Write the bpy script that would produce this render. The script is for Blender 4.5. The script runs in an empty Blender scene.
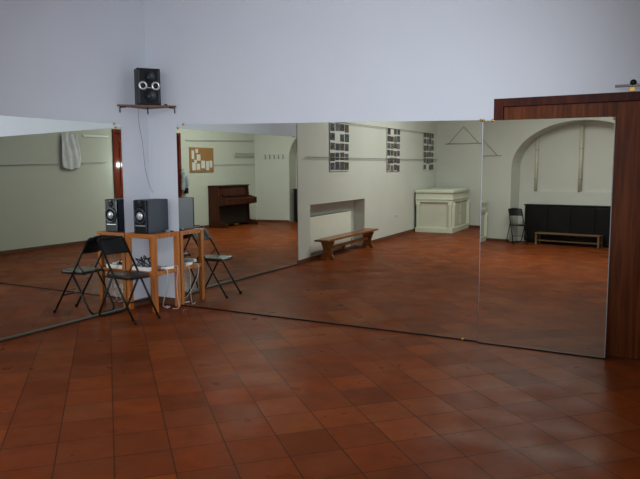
import bpy, bmesh, math, random
from mathutils import Vector, Matrix
random.seed(7)
PI = math.pi
sc = bpy.context.scene
COL = sc.collection

# ------------------------------------------------------------ camera
CAMP = Vector((5.4866, -5.8661, 1.6))
YAW, PITCH, ROLL, FPX = 2.0713698, -0.10915975, -0.0054418, 659.0
F = Vector((math.cos(PITCH)*math.cos(YAW), math.cos(PITCH)*math.sin(YAW), math.sin(PITCH)))
R0 = F.cross(Vector((0, 0, 1))).normalized(); U0 = R0.cross(F)
R = R0*math.cos(ROLL) + U0*math.sin(ROLL); U = -R0*math.sin(ROLL) + U0*math.cos(ROLL)
cd = bpy.data.cameras.new('camera'); cam = bpy.data.objects.new('camera', cd); COL.objects.link(cam)
cam.matrix_world = Matrix(((R.x, U.x, -F.x, CAMP.x), (R.y, U.y, -F.y, CAMP.y), (R.z, U.z, -F.z, CAMP.z), (0, 0, 0, 1)))
cd.sensor_width = 36; cd.sensor_fit = 'HORIZONTAL'; cd.lens = FPX/640*36; cd.clip_start = 0.02
sc.camera = cam

# ------------------------------------------------------------ light and exposure
w = bpy.data.worlds.new('world'); sc.world = w; w.use_nodes = True
w.node_tree.nodes['Background'].inputs[0].default_value = (.5, .55, .7, 1)
w.node_tree.nodes['Background'].inputs[1].default_value = 0.05

def area(name, loc, target, sx, sy, power, color, spread=PI):
    l = bpy.data.lights.new(name, 'AREA'); l.shape = 'RECTANGLE'; l.size = sx; l.size_y = sy
    l.energy = power; l.color = color; l.spread = spread
    o = bpy.data.objects.new(name, l); COL.objects.link(o); o.location = loc
    o.rotation_euler = (Vector(target)-Vector(loc)).to_track_quat('-Z', 'Y').to_euler()
    return o
area('fill_light_front', (3.4, -3.6, 3.9), (3.4, -3.6, 0), 2.5, 2.5, 8, (.70, .82, 1.0))  # added soft fill over the front of the room, no fixture there
area('fill_light_rear', (2.7, -7.0, 3.9), (2.7, -7.0, 0), 3.0, 3.0, 215, (.96, 1.0, .96))  # added fill that brightens the room behind the camera, not a known lamp
# the camera's own flash
fl = bpy.data.lights.new('camera_flash', 'SPOT'); fl.energy = 1230; fl.color = (.86, .93, 1.0)
fl.shadow_soft_size = 0.05; fl.spot_size = math.radians(64); fl.spot_blend = 1.0
fo = bpy.data.objects.new('camera_flash', fl); COL.objects.link(fo)
fo.location = CAMP + U*0.06 - R*0.04 + F*0.03
fo.rotation_euler = (F + U*.15 - R*.01).to_track_quat('-Z', 'Y').to_euler()
sp = bpy.data.lights.new('wall_glow_fill', 'POINT'); sp.energy = 17; sp.color = (.86, .93, 1.0); sp.shadow_soft_size = .04  # added point lamp, makes the glow on the wall beside the entrance door
so_ = bpy.data.objects.new('wall_glow_fill', sp); COL.objects.link(so_); so_.location = (5.28, -5.42, 1.68)
sc.view_settings.view_transform = 'Standard'; sc.view_settings.look = 'None'
sc.view_settings.exposure = -0.1; sc.view_settings.gamma = 1.0; sc.view_settings.use_curve_mapping = False
sc.cycles.max_bounces = 12; sc.cycles.glossy_bounces = 8; sc.cycles.diffuse_bounces = 4
sc.cycles.caustics_reflective = True; sc.cycles.sample_clamp_indirect = 4.0

# ------------------------------------------------------------ materials
def srgb(r, g, b):
    f = lambda c: (c/255/12.92) if c/255 <= .04045 else ((c/255+.055)/1.055)**2.4
    return (f(r), f(g), f(b), 1)
def mat(name, col, rough=.5, metal=0., noise=0., nscale=8., bump=0., bscale=60., spec=.5, coat=0.):
    m = bpy.data.materials.new(name); m.use_nodes = True
    nt = m.node_tree; N = nt.nodes; L = nt.links; b = N['Principled BSDF']
    b.inputs['Base Color'].default_value = col; b.inputs['Roughness'].default_value = rough
    b.inputs['Metallic'].default_value = metal; b.inputs['Specular IOR Level'].default_value = spec
    b.inputs['Coat Weight'].default_value = coat
    tc = N.new('ShaderNodeTexCoord')
    if noise:
        n = N.new('ShaderNodeTexNoise'); n.inputs['Scale'].default_value = nscale; n.inputs['Detail'].default_value = 5
        L.new(tc.outputs['Object'], n.inputs['Vector'])
        mr = N.new('ShaderNodeMapRange'); mr.inputs[1].default_value = .3; mr.inputs[2].default_value = .7
        mr.inputs[3].default_value = 1-noise; mr.inputs[4].default_value = 1+noise
        L.new(n.outputs['Fac'], mr.inputs[0])
        mx = N.new('ShaderNodeMix'); mx.data_type = 'RGBA'; mx.blend_type = 'MULTIPLY'; mx.inputs[0].default_value = 1
        mx.inputs[6].default_value = col; L.new(mr.outputs[0], mx.inputs[7]); L.new(mx.outputs[2], b.inputs['Base Color'])
    if bump:
        n2 = N.new('ShaderNodeTexNoise'); n2.inputs['Scale'].default_value = bscale; n2.inputs['Detail'].default_value = 4
        L.new(tc.outputs['Object'], n2.inputs['Vector'])
        bp = N.new('ShaderNodeBump'); bp.inputs['Strength'].default_value = bump; bp.inputs['Distance'].default_value = .01
        L.new(n2.outputs['Fac'], bp.inputs['Height']); L.new(bp.outputs[0], b.inputs['Normal'])
    return m
def wood(name, c1, c2, rough=.4, axis='Z', scale=14., coat=0., dist=3.):
    m = bpy.data.materials.new(name); m.use_nodes = True
    nt = m.node_tree; N = nt.nodes; L = nt.links; b = N['Principled BSDF']
    tc = N.new('ShaderNodeTexCoord'); mp = N.new('ShaderNodeMapping'); L.new(tc.outputs['Object'], mp.inputs[0])
    s = {'X': (.06, 1, 1), 'Y': (1, .06, 1), 'Z': (1, 1, .06)}[axis]; mp.inputs['Scale'].default_value = s
    n = N.new('ShaderNodeTexNoise'); n.inputs['Scale'].default_value = scale; n.inputs['Detail'].default_value = 8
    n.inputs['Distortion'].default_value = .4; L.new(mp.outputs[0], n.inputs['Vector'])
    r = N.new('ShaderNodeValToRGB'); r.color_ramp.elements[0].position = .36; r.color_ramp.elements[1].position = .64
    r.color_ramp.elements[0].color = c1; r.color_ramp.elements[1].color = c2
    L.new(n.outputs['Fac'], r.inputs[0]); L.new(r.outputs[0], b.inputs['Base Color'])
    b.inputs['Roughness'].default_value = rough; b.inputs['Specular IOR Level'].default_value = .12; b.inputs['Coat Weight'].default_value = coat; b.inputs['Coat Roughness'].default_value = .15
    return m
def tile_mat():
    m = bpy.data.materials.new('terracotta_tiles'); m.use_nodes = True
    nt = m.node_tree; N = nt.nodes; L = nt.links; b = N['Principled BSDF']
    tc = N.new('ShaderNodeTexCoord'); mp = N.new('ShaderNodeMapping'); L.new(tc.outputs['Object'], mp.inputs[0])
    mp.vector_type = 'POINT'; mp.inputs['Rotation'].default_value = (0, 0, math.radians(45-1.5))
    mp.inputs['Location'].default_value = (.03, -.12, 0)
    br = N.new('ShaderNodeTexBrick'); br.offset = 0; br.squash = 1; L.new(mp.outputs[0], br.inputs['Vector'])
    br.inputs['Scale'].default_value = 1; br.inputs['Brick Width'].default_value = .31; br.inputs['Row Height'].default_value = .31
    br.inputs['Mortar Size'].default_value = .0045; br.inputs['Mortar Smooth'].default_value = .3; br.inputs['Bias'].default_value = 0
    br.inputs['Color1'].default_value = (0, 0, 0, 1); br.inputs['Color2'].default_value = (1, 1, 1, 1); br.inputs['Mortar'].default_value = (.5, .5, .5, 1)
    ramp = N.new('ShaderNodeValToRGB'); e = ramp.color_ramp.elements
    e[0].position = 0; e[0].color = srgb(98, 47, 23); e[1].position = 1; e[1].color = srgb(128, 62, 27)
    for p_, c_ in ((.2, srgb(116, 53, 22)), (.45, srgb(106, 52, 26)), (.7, srgb(124, 57, 23)), (.85, srgb(118, 62, 31))):
        q = e.new(p_); q.color = c_
    L.new(br.outputs['Color'], ramp.inputs[0])
    n = N.new('ShaderNodeTexNoise'); n.inputs['Scale'].default_value = 5; n.inputs['Detail'].default_value = 8; n.inputs['Roughness'].default_value = .65
    L.new(tc.outputs['Object'], n.inputs['Vector'])
    mr = N.new('ShaderNodeMapRange'); mr.inputs[1].default_value = .3; mr.inputs[2].default_value = .7; mr.inputs[3].default_value = .82; mr.inputs[4].default_value = 1.16
    L.new(n.outputs['Fac'], mr.inputs[0])
    mx = N.new('ShaderNodeMix'); mx.data_type = 'RGBA'; mx.blend_type = 'MULTIPLY'; mx.inputs[0].default_value = 1
    L.new(ramp.outputs[0], mx.inputs[6]); L.new(mr.outputs[0], mx.inputs[7])
    mo = N.new('ShaderNodeMix'); mo.data_type = 'RGBA'; L.new(br.outputs['Fac'], mo.inputs[0]); L.new(mx.outputs[2], mo.inputs[6]); mo.inputs[7].default_value = srgb(66, 38, 25)
    L.new(mo.outputs[2], b.inputs['Base Color'])
    n3 = N.new('ShaderNodeTexNoise'); n3.inputs['Scale'].default_value = 3; n3.inputs['Detail'].default_value = 4; L.new(tc.outputs['Object'], n3.inputs['Vector'])
    rr = N.new('ShaderNodeMapRange'); rr.inputs[1].default_value = .3; rr.inputs[2].default_value = .7; rr.inputs[3].default_value = .26; rr.inputs[4].default_value = .46
    L.new(n3.outputs['Fac'], rr.inputs[0]); L.new(rr.outputs[0], b.inputs['Roughness'])
    b.inputs['Specular IOR Level'].default_value = .018
    ad = N.new('ShaderNodeMath'); ad.operation = 'MULTIPLY_ADD'; L.new(br.outputs['Fac'], ad.inputs[0]); ad.inputs[1].default_value = -.5; L.new(n.outputs['Fac'], ad.inputs[2])
    bp = N.new('ShaderNodeBump'); bp.inputs['Strength'].default_value = .25; bp.inputs['Distance'].default_value = .006
    L.new(ad.outputs[0], bp.inputs['Height']); L.new(bp.outputs[0], b.inputs['Normal'])
    return m
M = {}
M['wall'] = mat('white_plaster', srgb(200, 203, 213), .55, noise=.02, nscale=1.5, bump=.12, bscale=14, spec=.35)
M['wall_gloss'] = mat('cream_gloss_paint', srgb(196, 198, 188), .24, noise=.03, nscale=1.2, bump=.08, bscale=9, spec=.5)
M['wall_cream'] = mat('cream_plaster', srgb(204, 204, 196), .5, noise=.03, nscale=1.2, bump=.12, bscale=12, spec=.35)
M['ceiling'] = mat('ceiling_paint', srgb(200, 200, 202), .8, noise=.02, nscale=1)
M['floor'] = tile_mat()
M['skirting'] = mat('terracotta_skirting', srgb(96, 60, 44), .45, noise=.15, nscale=6)
M['rail_grey'] = mat('mirror_rail_grey_green', srgb(104, 108, 98), .4, noise=.1)
M['mirror'] = mat('silvered_glass', (.87, .91, .86, 1), 0.0, metal=1.0)
M['glass_edge'] = mat('mirror_edge_glass', srgb(62, 68, 54), .25, noise=.1)
M['backing'] = mat('mirror_backing', srgb(60, 55, 50), .8, noise=.1)
M['brass'] = mat('brass', srgb(190, 150, 70), .3, metal=1., noise=.1)
M['door'] = wood('mahogany_veneer', srgb(72, 32, 13), srgb(108, 54, 23), .5, 'Z', 26, coat=.0)
M['door_dark'] = wood('dark_mahogany', srgb(52, 18, 12), srgb(76, 30, 18), .5, 'Z', 20, coat=.0)
M['door_gloss'] = wood('varnished_red_brown_wood', srgb(84, 30, 20), srgb(110, 42, 26), .2, 'Z', 18, coat=.6)
M['pine'] = wood('orange_pine', srgb(146, 82, 36), srgb(184, 112, 54), .38, 'Z', 26, coat=.2)
M['pine_x'] = wood('orange_pine_flat', srgb(146, 82, 36), srgb(184, 112, 54), .38, 'X', 26, coat=.2)
M['shelfwood'] = wood('shelf_wood', srgb(84, 56, 48), srgb(120, 84, 68), .45, 'X', 20)
M['benchwood'] = wood('walnut_bench', srgb(104, 58, 26), srgb(150, 90, 42), .35, 'Y', 20, coat=.3)
M['lightwood'] = wood('pale_bench_wood', srgb(96, 74, 54), srgb(124, 98, 70), .5, 'X', 20)
M['piano'] = wood('dark_piano_wood', srgb(58, 30, 20), srgb(80, 42, 28), .4, 'Z', 14, coat=.1)
M['piano_dark'] = mat('piano_recess_shade', srgb(30, 20, 18), .7, noise=.1)  # dark tone paints in the shade of the recess under the keys
M['ivory'] = mat('ivory_keys', srgb(220, 214, 196), .3, noise=.03)
M['black'] = mat('black_lacquer', srgb(11, 11, 12), .4, noise=.2, nscale=10, spec=.3)
M['blackmetal'] = mat('black_tube', srgb(12, 12, 14), .4, noise=.1, spec=.3)
M['vinyl'] = mat('black_vinyl', srgb(12, 13, 16), .4, noise=.15, nscale=20, bump=.1, bscale=150, spec=.3)
M['seatvinyl'] = mat('brown_sheen_black_vinyl', srgb(40, 33, 30), .35, noise=.15, nscale=12, bump=.1, bscale=120, spec=.4)  # base colour lifted to brown for the sheen on the black seat
M['spk_side'] = mat('blue_grey_speaker_side', srgb(36, 43, 58), .5, noise=.08, nscale=30)
M['spk_face'] = mat('black_speaker_face', srgb(11, 11, 14), .45, noise=.1, spec=.25)
M['spk_trim'] = mat('silver_blue_plastic', srgb(52, 58, 70), .3, metal=.2, noise=.05)
M['cone'] = mat('black_speaker_cone', srgb(18, 18, 26), .45, noise=.1, spec=.3)
M['silver'] = mat('silver_cone', srgb(205, 208, 212), .28, metal=.6, noise=.05)
M['cable_w'] = mat('white_cable', srgb(180, 180, 182), .5, noise=.03)
M['cable_g'] = mat('grey_cable', srgb(140, 140, 145), .5, noise=.05)
M['cable_b'] = mat('black_cable', srgb(25, 25, 28), .5, noise=.05)
M['plastic_w'] = mat('white_plastic', srgb(225, 225, 222), .4, noise=.02)
M['paper'] = mat('paper', srgb(205, 205, 200), .7, noise=.03, nscale=4)
M['cork'] = mat('cork', srgb(150, 108, 62), .8, noise=.2, nscale=60)
M['greenwhite'] = mat('pale_green_paint', srgb(208, 211, 192), .42, noise=.04, nscale=3)
M['greenwhite_d'] = mat('pale_green_panel', srgb(200, 200, 182), .5, noise=.04, nscale=3)
M['wire'] = mat('grey_rail', srgb(150, 152, 150), .4, metal=.3, noise=.05)
M['radiator'] = mat('cream_radiator', srgb(226, 224, 212), .4, noise=.03)
M['radiator_d'] = mat('grille_grey', srgb(130, 134, 126), .5, noise=.08, nscale=40)
M['pipe'] = mat('beige_pipe', srgb(202, 199, 180), .45, noise=.05)
M['denim'] = mat('pale_blue_cloth', srgb(150, 160, 168), .8, noise=.25, nscale=16, bump=.4, bscale=30)
M['sheet'] = mat('translucent_plastic_sheet', srgb(206, 206, 212), .6, noise=.12, nscale=9, bump=.6, bscale=9)
def photo_mat(k, a, b_):
    m = bpy.data.materials.new('photo_print'); m.use_nodes = True
    N = m.node_tree.nodes; L = m.node_tree.links; b = N['Principled BSDF']
    tc = N.new('ShaderNodeTexCoord'); n = N.new('ShaderNodeTexNoise'); n.inputs['Scale'].default_value = 22+5*k; n.inputs['Detail'].default_value = 3
    L.new(tc.outputs['Object'], n.inputs['Vector']); r = N.new('ShaderNodeValToRGB')
    r.color_ramp.elements[0].position = .45; r.color_ramp.elements[1].position = .66
    r.color_ramp.elements[0].color = a; r.color_ramp.elements[1].color = b_
    L.new(n.outputs['Fac'], r.inputs[0]); L.new(r.outputs[0], b.inputs['Base Color']); b.inputs['Roughness'].default_value = .35
    return m
PH = [photo_mat(0, srgb(30, 30, 34), srgb(120, 112, 104)), photo_mat(1, srgb(44, 34, 30), srgb(130, 96, 74)), photo_mat(2, srgb(26, 30, 40), srgb(96, 104, 116)), photo_mat(3, srgb(60, 58, 56), srgb(150, 148, 144))]

# ------------------------------------------------------------ mesh helpers
class MB:
    def __init__(s): s.bm = bmesh.new(); s.smooth = []
    def _merge(s, b, sm=False):
        me = bpy.data.meshes.new('tmp'); 
        for f in b.faces: f.smooth = sm
        b.to_mesh(me); b.free(); s.bm.from_mesh(me); bpy.data.meshes.remove(me)
    def box(s, lo, hi, bev=0., rot=0., piv=None):
        b = bmesh.new(); bmesh.ops.create_cube(b, size=1)
        lo = Vector(lo); hi = Vector(hi)
        for v in b.verts: v.co = Vector(((lo[i]+hi[i])/2 + v.co[i]*(hi[i]-lo[i]) for i in range(3)))
        if bev: bmesh.ops.bevel(b, geom=b.edges[:], offset=bev, segments=2, affect='EDGES', profile=.6)
        if rot:
            pv = Vector(piv) if piv else (lo+hi)/2
            bmesh.ops.rotate(b, verts=b.verts, cent=pv, matrix=Matrix.Rotation(rot, 3, 'Z'))
        s._merge(b); return s
    def tube(s, pts, r, n=10, closed=False, caps=True):
        pts = [Vector(p) for p in pts]; b = bmesh.new(); rings = []
        N = len(pts); prev = None
        for i, p in enumerate(pts):
            if closed: t = (pts[(i+1) % N]-pts[i-1])
            else: t = pts[min(i+1, N-1)]-pts[max(i-1, 0)]
            t.normalize()
            if prev is None:
                a = Vector((0, 0, 1)) if abs(t.z) < .9 else Vector((1, 0, 0)); u = t.cross(a).normalized()
            else: u = (prev - t*prev.dot(t)).normalized()
            prev = u; v = t.cross(u)
            rr = r[i] if isinstance(r, (list, tuple)) else r
            rings.append([b.verts.new(p + (u*math.cos(2*PI*k/n) + v*math.sin(2*PI*k/n))*rr) for k in range(n)])
        for i in range(N if closed else N-1):
            A, B = rings[i], rings[(i+1) % N]
            for k in range(n): b.faces.new((A[k], A[(k+1) % n], B[(k+1) % n], B[k]))
        if caps and not closed: b.faces.new(rings[0][::-1]); b.faces.new(rings[-1])
        bmesh.ops.recalc_face_normals(b, faces=b.faces)
        s._merge(b, True); return s
    def lathe(s, prof, c, axis='Z', n=28):
        """prof list of (r, h); axis direction"""
        b = bmesh.new(); c = Vector(c)
        ax = Vector({'X': (1, 0, 0), 'Y': (0, 1, 0), 'Z': (0, 0, 1), '-Y': (0, -1, 0)}[axis]) if isinstance(axis, str) else Vector(axis).normalized()
        u = ax.orthogonal().normalized(); v = ax.cross(u); rings = []
        for r_, h in prof: rings.append([b.verts.new(c + ax*h + (u*math.cos(2*PI*k/n)+v*math.sin(2*PI*k/n))*max(r_, 1e-4)) for k in range(n)])
        for A, B in zip(rings, rings[1:]):
            for k in range(n): b.faces.new((A[k], A[(k+1) % n], B[(k+1) % n], B[k]))
        b.faces.new(rings[0][::-1]); b.faces.new(rings[-1]); bmesh.ops.recalc_face_normals(b, faces=b.faces)
        s._merge(b, True); return s
    def prism(s, pts, vec, bev=0.):
        b = bmesh.new(); vs = [b.verts.new(Vector(p)) for p in pts]; f = b.faces.new(vs)
        r_ = bmesh.ops.extrude_face_region(b, geom=[f]); nv = [e for e in r_['geom'] if isinstance(e, bmesh.types.BMVert)]
        bmesh.ops.translate(b, verts=nv, vec=Vector(vec)); bmesh.ops.recalc_face_normals(b, faces=b.faces)
        if bev: bmesh.ops.bevel(b, geom=b.edges[:], offset=bev, segments=2, affect='EDGES', profile=.6)
        s._merge(b); return s
    def build(s, name, m, parent=None, loc=None, label=None):
        me = bpy.data.meshes.new(name); s.bm.to_mesh(me); s.bm.free(); me.materials.append(m)
        o = bpy.data.objects.new(name, me); COL.objects.link(o)
        if parent: o.parent = parent
        if loc: o.location = loc
        if label: o['label'] = label
        return o
def empty(name, label, cat, loc=(0, 0, 0), rz=0., group=None):
    o = bpy.data.objects.new(name, None); COL.objects.link(o); o.location = loc; o.rotation_euler = (0, 0, rz)
    o.empty_display_size = .1
    return tag(o, label, cat, group)
def tag(o, label, cat, group=None):
    o['label'] = label; o['category'] = cat
    if group: o['group'] = group
    return o
def struct(o): o['kind'] = 'structure'; return o
def copy_tree(o, parent=None):
    c = o.copy(); COL.objects.link(c); c.parent = parent
    for ch in list(o.children): copy_tree(ch, c)
    return c
def frame(p0, p1):
    """matrix placing local x along p0->p1 (local y = outward, to the left of travel)"""
    a = math.atan2(p1[1]-p0[1], p1[0]-p0[0]); return a, math.hypot(p1[0]-p0[0], p1[1]-p0[1])
def rounded(pts, rad, seg=6):
    """polyline with rounded corners"""
    pts = [Vector(p) for p in pts]; out = [pts[0]]
    for i in range(1, len(pts)-1):
        a, b, c = pts[i-1], pts[i], pts[i+1]; d1 = (a-b); d2 = (c-b); r_ = min(rad, d1.length*.49, d2.length*.49)
        p = b+d1.normalized()*r_; q = b+d2.normalized()*r_
        for k in range(seg+1):
            t = k/seg; out.append(p*(1-t)**2 + b*2*t*(1-t) + q*t*t)
    out.append(pts[-1]); return out
def curve_pts(pts, n=6):
    pts = [Vector(p) for p in pts]; out = []
    for i in range(len(pts)-1):
        a = pts[max(i-1, 0)]; b = pts[i]; c = pts[i+1]; d = pts[min(i+2, len(pts)-1)]
        for k in range(n):
            t = k/n; out.append(.5*((2*b)+(c-a)*t+(2*a-5*b+4*c-d)*t*t+(3*b-a-3*c+d)*t**3))
    out.append(pts[-1]); return out

# ------------------------------------------------------------ room shell
H = 4.0
XD = 5.62                       # wall with the entrance double door
A0, A1 = (.0, -3.42), (-.36, -11.42)
C0, C1 = (-.36, -11.42), (XD, -10.45)
struct(MB().prism([(-.6, .3, 0), (XD+.3, .3, 0), (XD+.3, -14, 0), (-.9, -14, 0)], (0, 0, -.1)).build('floor', M['floor']))
struct(MB().prism([(-.6, .3, H), (XD+.3, .3, H), (XD+.3, -14, H), (-.9, -14, H)], (0, 0, .1)).build('ceiling', M['ceiling']))
DX0, DX1, DH = 4.016, 5.50, 2.185
struct(MB().box((-.25, .012, 0), (DX0, .2, H)).box((DX0, .012, DH), (DX1, .2, H)).box((DX1, .012, 0), (XD+.2, .2, H)).build('wall_right', M['wall']))
# wall to the left of the corner, then the bend and the niche
aa, AL = frame(A0, A1)
def wpt(p0, ang, s, out, z): return (p0[0]+math.cos(ang)*s-math.sin(ang)*out*-1, p0[1]+math.sin(ang)*s+math.cos(ang)*out*-1, z)
NS0, NS1, NZ0, NZ1 = .44, 2.88, .0, .965
struct(MB().box((-.25, -3.42, 0), (-.012, .012, H)).build('wall_left', M['wall']))
wl = MB()
def wbox(mb, p0, ang, s0, s1, o0, o1, z0, z1, bev=0):
    """box in wall coordinates: s along, o out of the room side"""
    pts = [wpt(p0, ang, s0, o0, z0), wpt(p0, ang, s1, o0, z0), wpt(p0, ang, s1, o1, z0), wpt(p0, ang, s0, o1, z0)]
    mb.prism(pts, (0, 0, z1-z0), bev); return mb
# direction A0->A1 heads to -y, the room is on its left (+x); outward (away from room) is to the right
wbox(wl, A0, aa, 0, NS0, 0, .35, 0, H); wbox(wl, A0, aa, NS0, NS1, 0, .35, NZ1, H); wbox(wl, A0, aa, NS1, AL, 0, .35, 0, H); wbox(wl, A0, aa, NS0, NS1, .24, .35, 0, NZ1)
struct(wl.build('wall_left_rear', M['wall_cream']))
# wall at the rear (behind the camera), with the arch
ca, CL = frame(C0, C1)
SL, SR, ZS, ZT = 1.60, 4.97, 1.90, 3.0
arch = [(SL+(SR-SL)/2 - (SR-SL)/2*math.cos(PI*k/28), ZS+(ZT-ZS)*math.sin(PI*k/28)) for k in range(29)]
prof = [(0, 0), (SL, 0)] + arch + [(SR, 0), (CL+.2, 0), (CL+.2, H), (0, H)]
def cpt(s, o, z): return (C0[0]+math.cos(ca)*s+math.sin(ca)*o, C0[1]+math.sin(ca)*s-math.cos(ca)*o, z)
RD = .55
struct(MB().prism([cpt(s, 0, z) for s, z in prof], Vector(cpt(0, .25, 0))-Vector(cpt(0, 0, 0))).build('wall_rear', M['wall_cream']))
rec = MB(); pr = [(SL, 0)] + arch + [(SR, 0)]
outer = [(SL-.15, 0)] + [(SL+(SR-SL)/2 - ((SR-SL)/2+.15)*math.cos(PI*k/28), ZS+(ZT-ZS+.15)*math.sin(PI*k/28)) for k in range(29)] + [(SR+.15, 0)]
rec.prism([cpt(s, .25, z) for s, z in pr + outer[::-1]], Vector(cpt(0, RD, 0))-Vector(cpt(0, .25, 0)))
rec.prism([cpt(s, RD, z) for s, z in outer], Vector(cpt(0, .15, 0))-Vector(cpt(0, 0, 0)))
struct(rec.build('wall_alcove', M['wall_cream']))
struct(MB().prism([cpt(s, RD-.06, z) for s, z in ((SL+.01, 0), (SR-.01, 0), (SR-.01, 1.30), (SL+.01, 1.30))], Vector(cpt(0, .06, 0))-Vector(cpt(0, 0, 0))).build('trim_1', M['wall_cream']))
# entrance wall
DY0, DY1, DDH = -4.87, -7.14, 2.47
struct(MB().box((XD, DY0, 0), (XD+.2, .2, H)).box((XD, -10.6, 0), (XD+.2, DY1, H)).box((XD, DY1, DDH), (XD+.2, DY0, H)).build('wall_entrance', M['wall_gloss']))
# skirtings
sk = MB(); wbox(sk, A0, aa, -.02, NS0, -.012, -.001, 0, .075); wbox(sk, A0, aa, NS1, AL-.02, -.012, -.001, 0, .075)
struct(sk.build('baseboard_left', M['skirting']))
struct(MB().box((XD-.013, -4.85, 0), (XD-.001, -.02, .075)).box((XD-.013, -10.44, 0), (XD-.001, DY1-.02, .075)).build('baseboard_entrance', M['skirting']))
sk = MB(); sk.prism([cpt(0.02, -.012, 0), cpt(SL, -.012, 0), cpt(SL, -.001, 0), cpt(0.02, -.001, 0)], (0, 0, .06))
sk.prism([cpt(SR, -.012, 0), cpt(CL-.02, -.012, 0), cpt(CL-.02, -.001, 0), cpt(SR, -.001, 0)], (0, 0, .06))
struct(sk.build('baseboard_rear', M['skirting']))
struct(MB().box((-.021, -.44, 0), (-.008, -.0, .08)).box((-.008, -.003, 0), (.42, .011, .08)).build('baseboard_corner', M['skirting']))

# right-hand brown door with its casing
d = MB().box((DX0+.082, .035, .01), (DX1-.08, .075, 2.112)).build('door_1', M['door']); struct(d)
fr = MB().box((DX0, .004, 0), (DX0+.08, .09, DH), .003).box((DX0+.08, .006, 2.115), (DX1-.08, .09, DH), .003).box((DX1-.08, .004, 0), (DX1, .09, DH), .003).build('door_frame', M['door_dark'], d)
MB().tube([(DX1-.16, .03, 1.02), (DX1-.16, -.03, 1.02), (DX1-.27, -.035, 1.02)], .009).lathe([(.025, .0), (.025, .006)], (DX1-.16, .035, 1.02), '-Y').build('door_handle', M['brass'], d)
# entrance double door behind the camera
d2 = MB()
for k in (0, 1):
    y0 = DY1+.08+k*((DY0-DY1-.16)/2+.003); y1 = y0+(DY0-DY1-.16)/2-.006
    d2.box((XD+.03, y0, .01), (XD+.07, y1, DDH-.09), .003)
d2 = d2.build('door_2', M['door_gloss']); struct(d2)
MB().box((XD-.02, DY1, 0), (XD+.1, DY1+.075, DDH), .004).box((XD-.02, DY0-.075, 0), (XD+.1, DY0, DDH), .004).box((XD-.02, DY1+.075, DDH-.08), (XD+.1, DY0-.075, DDH), .004).build('door_frame', M['door_gloss'], d2)
pn = MB()
for k in (0, 1):
    for (z0, z1) in ((.2, 1.0), (1.2, 2.2)):
        y0 = DY1+.22+k*1.05; pn.box((XD+.015, y0, z0), (XD+.035, y0+.76, z1), .008)
pn.build('door_panel', M['door_gloss'], d2)
ym = (DY0+DY1)/2
MB().tube([(XD+.03, ym+.1, 1.05), (XD-.035, ym+.1, 1.05), (XD-.04, ym+.22, 1.05)], .01).build('door_handle', M['brass'], d2)

# ------------------------------------------------------------ mirrors
MT = 2.085
def mtop(s): return 2.0985 - .02355*s
def clip(parent, loc, nrm, name='clip'):
    nrm = Vector(nrm); loc = Vector(loc)
    return MB().lathe([(.012, -.004), (.012, .006), (.007, .011)], loc, nrm, 14).build(name, M['brass'], parent)
def mirror(label, p0, p1, z0, zt0, zt1, nrm, tilt=None, foot_strips=None):
    """sheet of mirror: glass pane with a backing; p0,p1 on the floor plan, front face on the line, nrm points into the room"""
    root = empty('wall_mirror', label, 'mirror', (p0[0], p0[1], 0))
    n = Vector(nrm).normalized(); o = Vector((p0[0], p0[1], 0))
    q = [Vector((p0[0], p0[1], z0)), Vector((p1[0], p1[1], z0)), Vector((p1[0], p1[1], zt1)), Vector((p0[0], p0[1], zt0))]
    if tilt: q = [tilt(v) for v in q]
    q = [v-o for v in q]
    b = MB(); bm = b.bm
    vs = [bm.verts.new(v) for v in q]; f = bm.faces.new(vs); f.normal_update()
    if f.normal.dot(n) < 0: f.normal_flip()
    g = b.build('glass', M['mirror'], root)
    e = MB().prism([v-n*.0008 for v in q], -n*.006).build('backing', M['glass_edge'], root)
    if foot_strips:
        for (h0, h1, m_) in foot_strips:
            z_ = Vector((0, 0, 1)); b0 = q[0]-z_*q[0].z; b1 = q[1]-z_*q[1].z
            MB().prism([b0+z_*h0, b1+z_*h0, b1+z_*h1, b0+z_*h1], n*.004).build('rail_and_gap_strip', M[m_], root)  # black strips stand in for the shadow gap under the mirror
    return root, q, n
mA, qA, _ = mirror('wide wall mirror left of the corner with the speaker shelf', (0, -.425), (0, -3.397), .016, 2.087, 2.087, (1, 0, 0), None, ((0, .012, 'black'), (.013, .032, 'rail_grey')))
for v, dz in ((qA[3], -.0), (qA[2], -.0)): clip(mA, v+Vector((0, -.1 if v is qA[3] else .1, 0)), (1, 0, 0))
mB, qB, _ = mirror('widest wall mirror right of the corner, reflecting the long bench', (.425, 0), (3.918, 0), .003, mtop(.42), mtop(3.92), (0, -1, 0), None, ((0, .015, 'black'),))
clip(mB, qB[3]+Vector((.1, 0, 0)), (0, -1, 0)); clip(mB, qB[2]+Vector((-.01, 0, 0)), (0, -1, 0)); clip(mB, qB[1]+Vector((-.14, 0, .01)), (0, -1, 0))
TA, TB = -.0205, .0145
n2 = Vector((math.sin(TA), -math.cos(TA), math.sin(TB))).normalized(); HP = Vector((3.928, -.033, 0))
def tilt(v):     # drop the point on the leaning plane through HP
    return Vector((v.x, HP.y - ((v.x-HP.x)*n2.x + v.z*n2.z)/n2.y, v.z))
mC, qC, _ = mirror('narrow mirror sheet leaning on the brown door, reflecting the arch', (3.928, 0), (5.0, 0), .0, 2.0, 1.99, n2, tilt, ((0, .014, 'black'),))
MB().prism([qC[1]-n2*.001, qC[2]-n2*.001, qC[2]-n2*.001+Vector((-.007, 0, 0)), qC[1]-n2*.001+Vector((-.007, 0, 0))], n2*.0035).build('edge_strip', M['cable_g'], mC)
clip(mC, qC[3]+Vector((.085, -.0, .0)), n2); clip(mC, qC[2]+Vector((-.01, 0, -.012)), n2); clip(mC, qC[3]+Vector((.005, 0, 0)), n2)

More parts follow.
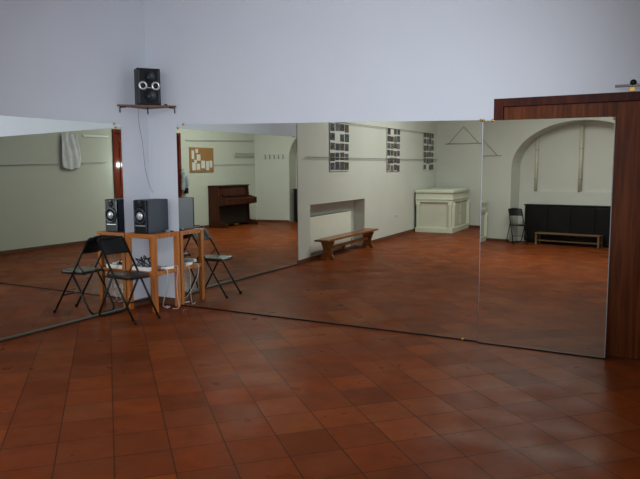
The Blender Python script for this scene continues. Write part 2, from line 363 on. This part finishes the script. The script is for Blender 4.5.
# ------------------------------------------------------------ corner shelf with loudspeaker
SZ = 2.30
sh = empty('corner_shelf', 'small brown triangular shelf high in the corner, holding one loudspeaker', 'shelf', (0, 0, SZ))
MB().prism([(-.015, -.005, -.02), (.44, -.005, -.02), (.44, -.03, -.02), (.02, -.46, -.02), (-.015, -.46, -.02)], (0, 0, .02)).build('shelf_board', M['shelfwood'], sh)
for (x, y, dx, dy) in ((.42, -.012, 0, -1), (.0, -.43, 1, 0), (.10, -.10, 1, -1)):
    L_ = Vector((dx, dy, 0)).normalized()
    MB().tube([Vector((x, y, -.085)), Vector((x, y, -.028)), Vector((x, y, -.028))+L_*.09], .007, 8).build('bracket', M['blackmetal'], sh)
MB().lathe([(.018, 0), (.02, .012), (.008, .02)], (.335, -.06, .0), 'Z', 12).build('knob', M['cable_b'], sh)

def speaker(label, w_, d_, h_, style):
    """local: front faces -y, base centre at origin"""
    root = empty('loudspeaker', label, 'loudspeaker', group='black and silver loudspeakers of the corner stereo')
    MB().box((-w_/2, -d_/2+.02, 0), (w_/2, d_/2, h_), .006).build('cabinet', M['black' if style == 'shelf' else 'spk_side'], root)
    MB().box((-w_/2-.001, -d_/2, .004), (w_/2+.001, -d_/2+.02, h_-.004), .005).build('front_panel', M['spk_face'], root)
    yf = -d_/2
    for sx in (-1, 1):
        MB().box((sx*w_*.44-.008, yf-.004, .02), (sx*w_*.44+.008, yf+.002, h_-.02), .002).build('trim_strip', M['spk_trim'], root)
    if style == 'shelf':
        for zc, r_ in ((h_*.75, w_*.28), (h_*.24, w_*.31)):
            c = MB().lathe([(r_, 0), (r_, .006), (r_*.9, .008), (r_*.82, .002)], (0, yf, zc), '-Y').build('woofer', M['cone'], root)
            MB().lathe([(r_*.35, 0), (r_*.33, .008), (r_*.2, .016), (.002, .018)], (0, yf, zc), '-Y').build('dust_cap', M['spk_side'], c)
        MB().box((-w_*.42, yf-.008, h_*.44), (w_*.45, yf+.002, h_*.60), .004).build('tweeter_band', M['black'], root)
        for sx in (-1, 1):
            r_ = w_*.15
            t = MB().tube([(sx*w_*.28+math.cos(a)*r_, yf-.01, h_*.52+math.sin(a)*r_) for a in [2*PI*k/20 for k in range(20)]], .012, 8, closed=True).build('tweeter', M['silver'], root)
            MB().lathe([(r_*.7, 0), (r_*.4, .008), (.002, .01)], (sx*w_*.28, yf-.008, h_*.52), '-Y').build('tweeter_cone', M['cone'], t)
        MB().box((-w_*.1, yf-.014, h_*.455), (w_*.1, yf-.006, h_*.475), .002).build('band_trim', M['silver'], root)
    else:
        r_ = w_*.40
        rg = MB().tube([(math.cos(a)*r_, yf-.006, h_*.52+math.sin(a)*r_) for a in [2*PI*k/28 for k in range(28)]], .011, 8, closed=True).build('woofer_ring', M['spk_trim'], root)
        c = MB().lathe([(r_*.95, 0), (r_*.9, .004), (r_*.62, -.004), (r_*.6, .004)], (0, yf-.002, h_*.52), '-Y').build('woofer', M['cone'], root)
        MB().lathe([(r_*.62, .004), (r_*.55, .014), (r_*.3, .022), (.002, .026)], (0, yf-.002, h_*.52), '-Y').build('silver_cone', M['silver'], c)
        MB().lathe([(r_*.45, 0), (r_*.42, .008), (r_*.2, .004), (.002, .012)], (0, yf, h_*.86), '-Y').build('tweeter', M['cone'], root)
        MB().box((-w_*.36, yf-.006, h_*.22), (w_*.36, yf+.002, h_*.245), .002).build('badge_strip', M['silver'], root)
        MB().lathe([(.02, 0), (.022, .01), (.01, .014)], (0, yf, h_*.94), '-Y').build('port', M['spk_trim'], root)
    return root
s1 = speaker('black loudspeaker with silver twin tweeters, high on the triangular corner shelf', .25, .19, .405, 'shelf')
s1.location = (.165, -.165, SZ); s1.rotation_euler = (0, 0, math.radians(55))
TBH = .875
s2 = speaker('blue-grey sided loudspeaker with one silver cone, standing on the pine corner table', .195, .35, .375, 'table')
s2.location = (.222, -.232, TBH)

# ------------------------------------------------------------ pine corner table
T = .435
tb = empty('corner_table', 'small square orange pine table with a lower shelf, pushed into the corner', 'table', (.0, -.0, 0))
t0 = .006
MB().box((t0, -T, TBH-.022), (T, -t0, TBH), .004).build('tabletop', M['pine_x'], tb)
for (x, y) in ((t0+.002, -T+.002), (T-.052, -T+.002), (T-.052, -t0-.052), (t0+.002+.012, -t0-.052-.012)):
    MB().box((x, y, 0.0), (x+.05, y+.05, TBH-.022), .004).build('leg', M['pine'], tb)
ap = MB()
ap.box((t0+.055, -T+.008, TBH-.05), (T-.055, -T+.026, TBH-.022), .002).box((T-.026, -T+.055, TBH-.05), (T-.008, -t0-.055, TBH-.022), .002)
ap.box((t0+.008, -T+.055, TBH-.05), (t0+.026, -t0-.07, TBH-.022), .002).box((t0+.07, -t0-.026, TBH-.05), (T-.055, -t0-.014, TBH-.022), .002)
ap.build('apron', M['pine_x'], tb)
LZ = .455
MB().box((t0+.02, -T+.012, LZ-.045), (T-.012, -t0-.02, LZ), .004).build('lower_shelf', M['pine_x'], tb)
# things on the lower shelf
ps = empty('power_strip', 'white multi-socket power strip lying on the lower shelf of the corner table', 'power strip', (.20, -.385, LZ))
MB().box((-.13, -.028, 0), (.13, .028, .042), .006).build('housing', M['plastic_w'], ps)
for k in range(4):
    MB().lathe([(.019, 0), (.019, .003), (.015, .001)], (-.09+k*.055, 0, .0415), 'Z', 16).build('socket', M['cable_g'], ps)
wp = MB().box((-.07, -.035, 0), (.07, .035, .03), .005)
tag(wp.build('power_adapter', M['plastic_w'], None, (.385, -.17, LZ)), 'small white adapter box at the right end of the lower table shelf', 'adapter').rotation_euler = (0, 0, 1.45)
def cable(label, pts, r_, m, name='cable', group=None):
    return tag(MB().tube(curve_pts(pts, 7), r_, 8).build(name, m), label, 'cable', group)
cable('thin grey speaker wire hanging down the corner from the high shelf', [(.05, -.20, SZ-.025), (.035, -.18, 2.1), (.02, -.12, 1.9), (.05, -.12, 1.6), (.09, -.10, 1.4), (.11, -.07, 1.32)], .0035, M['cable_g'], 'speaker_wire')
rnd = random.Random(3)
def tangle(cx, cy, cz, rx, ry, rz_, n):
    return [(cx+rx*math.sin(i*1.9+rnd.random()), cy+ry*math.cos(i*1.3+rnd.random()), cz+rz_*(.5+.5*math.sin(i*2.3))) for i in range(n)]
cable('tangled black cable heaped at the left of the lower table shelf', tangle(.13, -.27, LZ+.012, .07, .07, .13, 16), .006, M['cable_b'])
cable('tangled white cable heaped at the left of the lower table shelf', tangle(.11, -.22, LZ+.012, .06, .08, .12, 14), .0055, M['cable_w'])
cable('black lead lying across the right half of the lower table shelf', [(.40, -.40, LZ+.007), (.36, -.32, LZ+.007), (.41, -.25, LZ+.007), (.36, -.18, LZ+.03), (.33, -.12, LZ+.012)], .0065, M['cable_b'])
cable('white cable dropping from the lower table shelf and looping on the floor', [(.38, -.25, LZ+.007), (.466, -.27, LZ+.004), (.472, -.27, LZ-.08), (.44, -.25, .25), (.36, -.22, .1), (.30, -.16, .01), (.36, -.12, .008), (.38, -.2, .008), (.30, -.1, .008)], .0055, M['cable_w'])
cable('white plug lead hanging beside the right leg of the corner table', [(.36, -.07, LZ+.006), (.45, -.085, LZ+.03), (.475, -.10, LZ-.02), (.472, -.12, .3), (.475, -.115, .12), (.49, -.12, .008), (.47, -.2, .008)], .004, M['cable_w'])
cable('short grey wire behind the loudspeaker on the corner table', [(.3, -.04, TBH+.006), (.34, -.10, TBH+.006), (.38, -.06, TBH+.006), (.42, -.10, TBH+.006)], .006, M['cable_b'])
tag(MB().box((.335, -.13, TBH), (.385, -.10, TBH+.022), .004).build('remote_control', M['cable_g']), 'tiny grey gadget on the table edge right of the loudspeaker', 'remote control')

# ------------------------------------------------------------ folding chair
def folding_chair(label):
    """local: faces +x, centre of the footprint at the origin; tall 0.87"""
    root = empty('folding_chair', label, 'chair', group='black folding chairs')
    W = .165; xt, zt = -.255, .85; xf = .285; xr = -.275
    long_ = lambda z: xt + (xf-xt)*(zt-z)/zt
    for s in (-1, 1):
        MB().tube([(long_(.0), s*W, .0), (long_(zt-.03), s*W, zt-.03)], .0115, 10).build('side_tube', M['blackmetal'], root)
        MB().lathe([(.016, 0), (.016, .02), (.0125, .035)], (long_(.0)-.0, s*W, .0), 'Z', 12).build('foot_cap', M['vinyl'], root)
    MB().tube(rounded([(long_(zt-.04), -W, zt-.04), (xt-.005, -W, zt+.0), (xt-.005, W, zt+.0), (long_(zt-.04), W, zt-.04)], .07, 8), .0115, 10).build('top_tube', M['blackmetal'], root)
    # rear U leg standing on its floor bar
    wr = W+.022; zp = .47; xp = long_(zp)
    MB().tube(rounded([(xp, -wr, zp), (xr, -wr, .014), (xr, wr, .014), (xp, wr, zp)], .08, 8), .0115, 10).build('rear_leg', M['blackmetal'], root)
    MB().tube([(long_(.2), -W, .2), (long_(.2), W, .2)], .007, 8).build('crossbar', M['blackmetal'], root)
    # seat pan, rounded towards the back
    Z = .455
    pts = [(-.17, -.12, Z), (-.13, -.155, Z), (.14, -.165, Z), (.2, -.13, Z), (.22, 0, Z), (.2, .13, Z), (.14, .165, Z), (-.13, .155, Z), (-.17, .12, Z), (-.185, 0, Z)]
    st = MB().prism(pts, (0, 0, .03), .010).build('seat', M['seatvinyl'], root)
    MB().tube(rounded([(-.17, -.148, Z), (.2, -.148, Z), (.2, .148, Z), (-.17, .148, Z)], .06, 6), .009, 8).build('seat_frame', M['blackmetal'], st)
    for s in (-1, 1):
        MB().tube([(long_(.56), s*(W-.012), .56), (-.155, s*(W-.02), Z+.01)], .006, 8).build('hinge_link', M['blackmetal'], root)
    # curved back pad
    b = bmesh.new(); nx = 14; rows = 7; z0, z1 = .685, .875
    def pad(yv, zv, off):
        t = (zv-z0)/(z1-z0); half = (W+.0)*(1 - .55*max(0, t-.35)**2.2)
        y = yv*half; c = -.035*(1-yv*yv)
        return Vector((long_(min(zv, zt)) + c + off, y, zv - (.035*abs(yv)**4 if t > .9 else 0)))
    g = {}
    for sd, off in ((0, -.011), (1, .013)):
        for i in range(nx+1):
            for j in range(rows+1): g[sd, i, j] = b.verts.new(pad(-1+2*i/nx, z0+(z1-z0)*j/rows, off))
    for sd in (0, 1):
        for i in range(nx):
            for j in range(rows): b.faces.new((g[sd, i, j], g[sd, i+1, j], g[sd, i+1, j+1], g[sd, i, j+1]))
    for i in range(nx):
        b.faces.new((g[0, i, 0], g[0, i+1, 0], g[1, i+1, 0], g[1, i, 0])); b.faces.new((g[0, i, rows], g[0, i+1, rows], g[1, i+1, rows], g[1, i, rows]))
    for j in range(rows):
        b.faces.new((g[0, 0, j], g[0, 0, j+1], g[1, 0, j+1], g[1, 0, j])); b.faces.new((g[0, nx, j], g[0, nx, j+1], g[1, nx, j+1], g[1, nx, j]))
    bmesh.ops.recalc_face_normals(b, faces=b.faces)
    mb = MB(); mb._merge(b, True); mb.build('backrest', M['vinyl'], root)
    return root
ch = folding_chair('black folding chair standing in front of the pine corner table')
ch.location = (.335, -.745, 0); ch.rotation_euler = (0, 0, math.radians(-5))
ch2 = copy_tree(ch); ch2['label'] = 'black folding chair by the arch, beside the long black cabinet'
ch2.location = cpt(1.97, -.36, 0); ch2.rotation_euler = (0, 0, ca+math.radians(50))

# ------------------------------------------------------------ left wall, seen in the mirrors: niche, radiator, bench, photo boards
def wl_empty(name, label, cat, s, o, z, group=None):
    return empty(name, label, cat, wpt(A0, aa, s, o, z), aa, group)   # local x runs along the wall, local y points into the room
rd = wl_empty('radiator', 'low cream radiator inside the wall niche behind the long bench', 'radiator', NS0, .235, 0)
MB().box((.03, .0, .10), (2.03, .11, .73), .01).build('radiator_body', M['radiator'], rd)
MB().box((.05, .01, .73), (2.01, .10, .742), .002).build('grille', M['radiator_d'], rd)
for x in (.25, 1.8): MB().box((x, .03, 0), (x+.04, .08, .10), .003).build('foot', M['radiator_d'], rd)
MB().tube(rounded([(2.05, .055, .18), (2.2, .055, .18), (2.2, .055, .012)], .03), .011, 8).lathe([(.02, -.0), (.022, .03), (.012, .045)], (2.12, .055, .18), 'X', 12).build('valve_pipe', M['wire'], rd)
bn = empty('wooden_bench', 'long brown wooden bench with shaped plank legs, below the photo boards', 'bench', (.088, -5.13, 0), aa)
BH = .365
MB().box((-1.19, -.13, BH-.035), (1.19, .13, BH), .006).build('seat_plank', M['benchwood'], bn)
for x in (-.93, .93):
    pr_ = [(-.12, 0), (-.12, .03), (-.09, .09), (-.075, .17), (-.10, .24), (-.125, .30), (-.125, BH-.035), (.125, BH-.035), (.125, .30), (.10, .24), (.075, .17), (.09, .09), (.12, .03), (.12, 0), (.06, 0), (0, .05), (-.06, 0)]
    MB().prism([(x-.02, y, z) for y, z in pr_], (.04, 0, 0), .003).build('leg', M['benchwood'], bn)
MB().box((-.91, -.022, .17), (.91, .022, .225), .003).build('stretcher', M['benchwood'], bn)
def photo_board(label, s0, s1, z0, z1, rows, cols, seed):
    r_ = random.Random(seed); root = wl_empty('photo_board', label, 'photo board', s0, -.012, z0, 'photo boards on the left wall')
    Wd = s1-s0; Hd = z1-z0
    MB().box((0, .0, 0), (Wd, .006, Hd), .001).build('sheet', M['paper'], root)
    ch_ = Hd/rows; cw = Wd/cols
    for j in range(rows):
        for i in range(cols):
            if r_.random() < .05: continue
            mx = cw*r_.uniform(.02, .08); mz = ch_*r_.uniform(.06, .15)
            x0 = i*cw+mx+r_.uniform(-.008, .008); zz = j*ch_+mz+r_.uniform(-.01, .01)
            MB().box((x0, .006, zz), (x0+cw-2*mx, .0085, zz+ch_-2*mz)).build('photo_print', PH[r_.choice((0, 0, 1, 2, 2, 3))], root)
photo_board('photo board nearest the mirrors, its dark pictures in uneven rows', 1.2, 2.04, 1.53, 2.58, 6, 4, 1)
photo_board('middle photo board of the three on the left wall', 4.12, 4.96, 1.50, 2.46, 6, 4, 2)
photo_board('photo board nearest the pale green cupboard, in six even rows', 6.78, 7.66, 1.51, 2.48, 6, 4, 5)
def rail(label, pts, r_=.006, name='picture_rail'):
    return tag(MB().tube(pts, r_, 8).build(name, M['wire']), label, 'rail')
rail('thin grey rail along the left wall, crossing the three photo boards', [wpt(A0, aa, .22, -.035, 1.77), wpt(A0, aa, AL-.05, -.035, 1.785)], .007)
rail('upper thin grey rail on the left wall at the tops of the photo boards', [wpt(A0, aa, 1.3, -.035, 2.42), wpt(A0, aa, AL-.5, -.035, 2.46)], .006)
so = wl_empty('wall_socket', 'small white wall socket low on the left wall between bench and cupboard', 'socket', 4.74, -.001, .44)
MB().box((0, 0, 0), (.085, .012, .085), .004).build('plate', M['plastic_w'], so)
MB().lathe([(.026, 0), (.026, .003), (.02, .001)], (.0425, .012, .0425), (0, 1, 0), 16).build('outlet', M['cable_g'], so)

# pale green corner cupboard
cb = empty('corner_cupboard', 'pale green painted cupboard with pilasters in the far corner', 'cupboard', (-.22, -9.46, 0), aa+PI/2)
# local x points into the room (+x world), local y along the wall towards the rear reversed
CW, CD, CH = .93, 1.64, 1.035
MB().box((.0, -CD, .0), (CW, 0, .12), .006).build('plinth', M['greenwhite'], cb)
MB().box((.03, -CD+.02, .12), (CW-.05, -.05, .74), .004).build('body', M['greenwhite_d'], cb)
MB().box((.0, -CD, .74), (CW-.01, -.01, .97), .006).box((-.0, -CD, .80), (CW+.004, .004, .83), .004).build('frieze', M['greenwhite'], cb)
MB().box((-.0, -CD, .97), (CW+.02, .02, CH), .01).build('cupboard_top', M['greenwhite'], cb)
for (x, y) in ((.06, -.005), (CW-.07, -.005), (CW-.005, -.07), (CW-.005, -CD+.1)):
    MB().box((x-.035, y-.035, .12), (x+.035, y+.0, .66), .004).box((x-.05, y-.045, .66), (x+.05, y+.005, .74), .004).build('pilaster', M['greenwhite'], cb)
for k in range(2):
    y0 = -.14-k*.75
    dr = MB().box((CW-.052, y0-.68, .16), (CW-.035, y0, .70), .004).build('cupboard_door', M['greenwhite_d'], cb)
    MB().lathe([(.012, 0), (.014, .015), (.004, .022)], (CW-.035, y0-(.62 if k == 0 else .06), .45), 'X', 12).build('knob', M['brass'], dr)

# rear wall: wire triangle on its rail, row of hooks
hg = empty('triangular_wall_bracket', 'thin grey wire triangle on a horizontal rail on the rear wall', 'bracket', cpt(0, -.02, 0), ca)
MB().tube([(.26, 0, 2.20), (1.33, 0, 2.20)], .006, 8).build('base_rail', M['wire'], hg)
MB().tube([(.36, 0, 2.20), (.79, 0, 2.64), (1.22, 0, 2.20)], .006, 8).build('triangle', M['wire'], hg)
def hook_rack(label, loc, rz, n, pitch, board, group):
    root = empty('coat_rack', label, 'coat rack', loc, rz)
    L_ = pitch*(n-1)
    if board: MB().box((-.06, 0, -.06), (L_+.06, .015, .07), .004).build('board', M['greenwhite_d'], root)
    y0 = .015 if board else .0
    for k in range(n):
        MB().box((k*pitch-.012, y0, -.05), (k*pitch+.012, y0+.006, .06), .002).tube(rounded([(k*pitch, y0+.005, .045), (k*pitch, y0+.05, .045), (k*pitch, y0+.055, .085)], .02), .009, 8).tube(rounded([(k*pitch, y0+.005, -.03), (k*pitch, y0+.045, -.045), (k*pitch, y0+.05, .005)], .02), .009, 8).build('hook', M['wire'], root)
hook_rack('row of five separate coat hooks on the rear wall beside the arch', cpt(5.15, -.002, 1.90), ca, 5, .14, False, None)
hook_rack('pale board of coat hooks on the wall above the upright piano', (XD-.002, -10.30, 1.95), PI/2, 8, .12, True, None)

# alcove: long black cabinet, pale bench, two pipes
kb = empty('long_cabinet', 'long low black cabinet across the arched alcove', 'cabinet', cpt(1.96, .22, 0), ca)
KL = 2.9
MB().box((0, -.22, .05), (KL, .14, .94), .006).build('carcass', M['black'], kb)
MB().box((-.02, -.24, .94), (KL+.02, .16, .975), .006).build('cabinet_top', M['black'], kb)
MB().box((.03, -.20, 0), (KL-.03, .10, .05)).build('plinth', M['black'], kb)
for k in range(5):
    x = .03+k*(KL-.06)/5
    dd = MB().box((x+.01, .14, .1), (x+(KL-.06)/5-.01, .158, .92), .005).build('cabinet_door', M['black'], kb)
    MB().lathe([(.012, 0), (.014, .015), (.005, .02)], (x+.06, .158, .6), 'Y', 12).build('knob', M['blackmetal'], dd)
pb = empty('slatted_bench', 'low pale wooden bench in front of the long black cabinet', 'bench', cpt(3.15, -.14, 0), ca)
MB().box((-.77, -.13, .265), (.77, .13, .30), .005).build('seat_plank', M['lightwood'], pb)
for x in (-.74, .74):
    for y in (-.11, .11): MB().box((x-.022, y-.02, 0), (x+.022, y+.02, .265), .003).build('leg', M['lightwood'], pb)
MB().box((-.72, -.015, .085), (.72, .015, .115), .002).box((-.755, -.09, .085), (-.725, .09, .115), .002).box((.725, -.09, .085), (.755, .09, .115), .002).build('stretcher', M['lightwood'], pb)
for s_, z0_, lb in ((2.05, 1.302, 'thin beige pipe rising up the alcove wall, left of the thicker one'), (3.16, 1.302, 'thicker beige pipe rising up the middle of the alcove wall')):
    r_ = .035 if s_ < 3 else .045
    pe = empty('wall_pipe', lb, 'pipe', cpt(s_, RD-.052, 0), ca)
    MB().tube([(0, 0, z0_), (0, 0, ZS+.95*math.sqrt(max(0, 1-((s_-(SL+SR)/2)/((SR-SL)/2))**2))*(ZT-ZS)-.01)], r_, 14).build('pipe', M['pipe'], pe)
    for z in (1.6, 2.35): MB().tube([(math.cos(a)*(r_+.004), math.sin(a)*(r_+.004), z) for a in [2*PI*k/16 for k in range(16)]], .006, 6, closed=True).build('pipe_clamp', M['wire'], pe)

# ------------------------------------------------------------ entrance wall: piano, cork board, sheet, rails
pi = empty('upright_piano', 'dark brown upright piano against the wall under the coat hooks', 'piano', (XD-.01, -8.20, 0), PI)
# local x points into the room, local y points along the wall away from the corner
PL = 1.42
MB().box((.004, .052, .06), (.30, PL-.052, 1.095), .004).build('case', M['piano'], pi)
for y in (0, PL-.05):
    MB().prism([(0, y, 0), (.62, y, 0), (.62, y, .10), (.36, y, .16), (.34, y, .58), (.60, y, .62), (.60, y, .78), (.34, y, .84), (.32, y, 1.10), (0, y, 1.10)], (0, .05, 0), .004).build('side_panel', M['piano'], pi)
MB().box((-.0, -.02, 1.10), (.35, PL+.02, 1.13), .006).build('lid', M['piano'], pi)
MB().box((.30, .05, .62), (.60, PL-.05, .70), .004).build('key_bed', M['piano'], pi)
MB().box((.33, .06, .70), (.59, PL-.06, .78), .012).build('fallboard', M['piano'], pi)
MB().box((.30, .05, .10), (.312, PL-.05, .60), .002).build('lower_panel', M['piano_dark'], pi)
MB().prism([(.30, .2, .84), (.33, .2, .84), (.31, .2, 1.05), (.30, .2, 1.05)], (0, PL-.4, 0)).build('music_desk', M['piano'], pi)
for k in range(3): MB().tube([(.31, PL/2-.08+k*.08, .07), (.42, PL/2-.08+k*.08, .05)], .011, 8).build('pedal', M['brass'], pi)
ck = empty('cork_board', 'square cork notice board with white papers pinned on its lower left', 'notice board', (XD-.002, -8.45, 1.49), PI/2)
# local x along +y (towards the corner), local y into the room
MB().box((0, 0, 0), (.98, .02, .64), .002).build('board', M['cork'], ck)
r_ = random.Random(4)
for (x, z, a, b_) in ((.84, .34, .10, .22), (.60, .30, .15, .16), (.80, .05, .14, .20), (.62, .06, .14, .16), (.42, .10, .15, .20), (.24, .05, .13, .24), (.10, .12, .11, .18), (.74, .24, .10, .08), (.68, .50, .10, .10)):
    MB().box((x-a*.3, .0205, z), (x+a*.7, .023, z+b_), .0, rot=0).build('pinned_paper', M['paper'], ck)
rail('thin grey rail on the entrance wall, between cork board and coat hooks', [(XD-.03, -8.47, 1.685), (XD-.03, -10.40, 1.70)])
rail('upper thin grey rail above the cork board', [(XD-.03, -7.3, 2.30), (XD-.03, -10.40, 2.38)])
rail('thin grey rail under the plastic sheet, left of the entrance door', [(XD-.012, -1.2, 1.64), (XD-.03, -4.65, 1.735)])
tag(MB().box((XD-.02, -4.75, 2.27), (XD-.002, -4.05, 2.31), .003).build('wooden_batten', M['plastic_w']), 'short white batten high on the wall beside the plastic sheet', 'batten')
# hanging crinkled sheet
b = bmesh.new(); gx, gz = 18, 22; g = {}
for sd in (0, 1):
    for i in range(gx+1):
        for j in range(gz+1):
            u = i/gx; v = j/gz; y = -3.46-.44*u-.05*math.sin(v*5)*(u-.2); z = 1.62+.72*v - .05*math.sin(u*PI)*(1-v)
            if v > .96: z -= .03*abs(math.sin(u*7))
            x = XD-.045-.008*math.sin(u*17+v*4)-.007*math.sin(u*9-v*7)
            g[sd, i, j] = b.verts.new((x-(.003 if sd else 0), y, z))
for sd in (0, 1):
    for i in range(gx):
        for j in range(gz): b.faces.new((g[sd, i, j], g[sd, i+1, j], g[sd, i+1, j+1], g[sd, i, j+1]))
for i in range(gx):
    for j in (0, gz): b.faces.new((g[0, i, j], g[0, i+1, j], g[1, i+1, j], g[1, i, j]))
for j in range(gz):
    for i in (0, gx): b.faces.new((g[0, i, j], g[0, i, j+1], g[1, i, j+1], g[1, i, j]))
bmesh.ops.recalc_face_normals(b, faces=b.faces)
mb = MB(); mb._merge(b, True); tag(mb.build('plastic_sheet', M['sheet']), 'crinkled whitish plastic sheet hanging on the wall left of the entrance door', 'plastic sheet')
# jacket on the door casing
jk = empty('hanging_jacket', 'pale blue jacket with a black bag hanging at the door casing', 'jacket', (XD-.07, -7.12, .93))
b = MB(); b.tube(curve_pts([(0, 0, .62), (.0, .0, .56), (-.01, -.02, .45), (0, -.01, .3), (0, .0, .14), (0, .01, .1)], 5), [r*.62 for r in [.02, .02, .03, .05, .07, .08, .085, .085, .09, .09, .09, .088, .085, .085, .08, .08, .08, .08, .08, .075, .07, .07, .07, .06, .055, .03]], 14)
b.build('jacket_body', M['denim'], jk)
MB().tube(curve_pts([(-.04, -.06, .48), (-.05, -.10, .35), (-.05, -.11, .2)], 4), [.035, .04, .042, .04, .04, .038, .036, .035, .03], 12).build('sleeve', M['denim'], jk)
MB().box((-.05, -.16, .02), (.02, -.05, .17), .02).tube([(-.02, -.13, .16), (-.02, -.07, .42), (-.02, -.08, .16)], .006, 6).build('bag', M['vinyl'], jk)
MB().tube([(.04, 0, .63), (-.03, 0, .63), (-.035, 0, .66)], .006, 8).build('hook', M['brass'], jk)
# brass curtain bracket above the right-hand door
bk = empty('curtain_bracket', 'small brass bracket holding a dark rod above the brown door', 'bracket', (5.11, 0, 2.19))
MB().box((-.02, -.006, -.0), (.02, -.0, .06), .002).tube([(0, -.004, .03), (0, -.07, .035)], .007, 8).build('arm', M['brass'], bk)
MB().tube([(-.12, -.07, .035), (.28, -.07, .035)], .011, 10).build('rod', M['wire'], bk)
MB().lathe([(.005, -.012), (.022, -.004), (.026, .012), (.02, .028), (.005, .036)], (0.01, -.07, .045), 'Z', 14).build('finial', M['blackmetal'], bk)
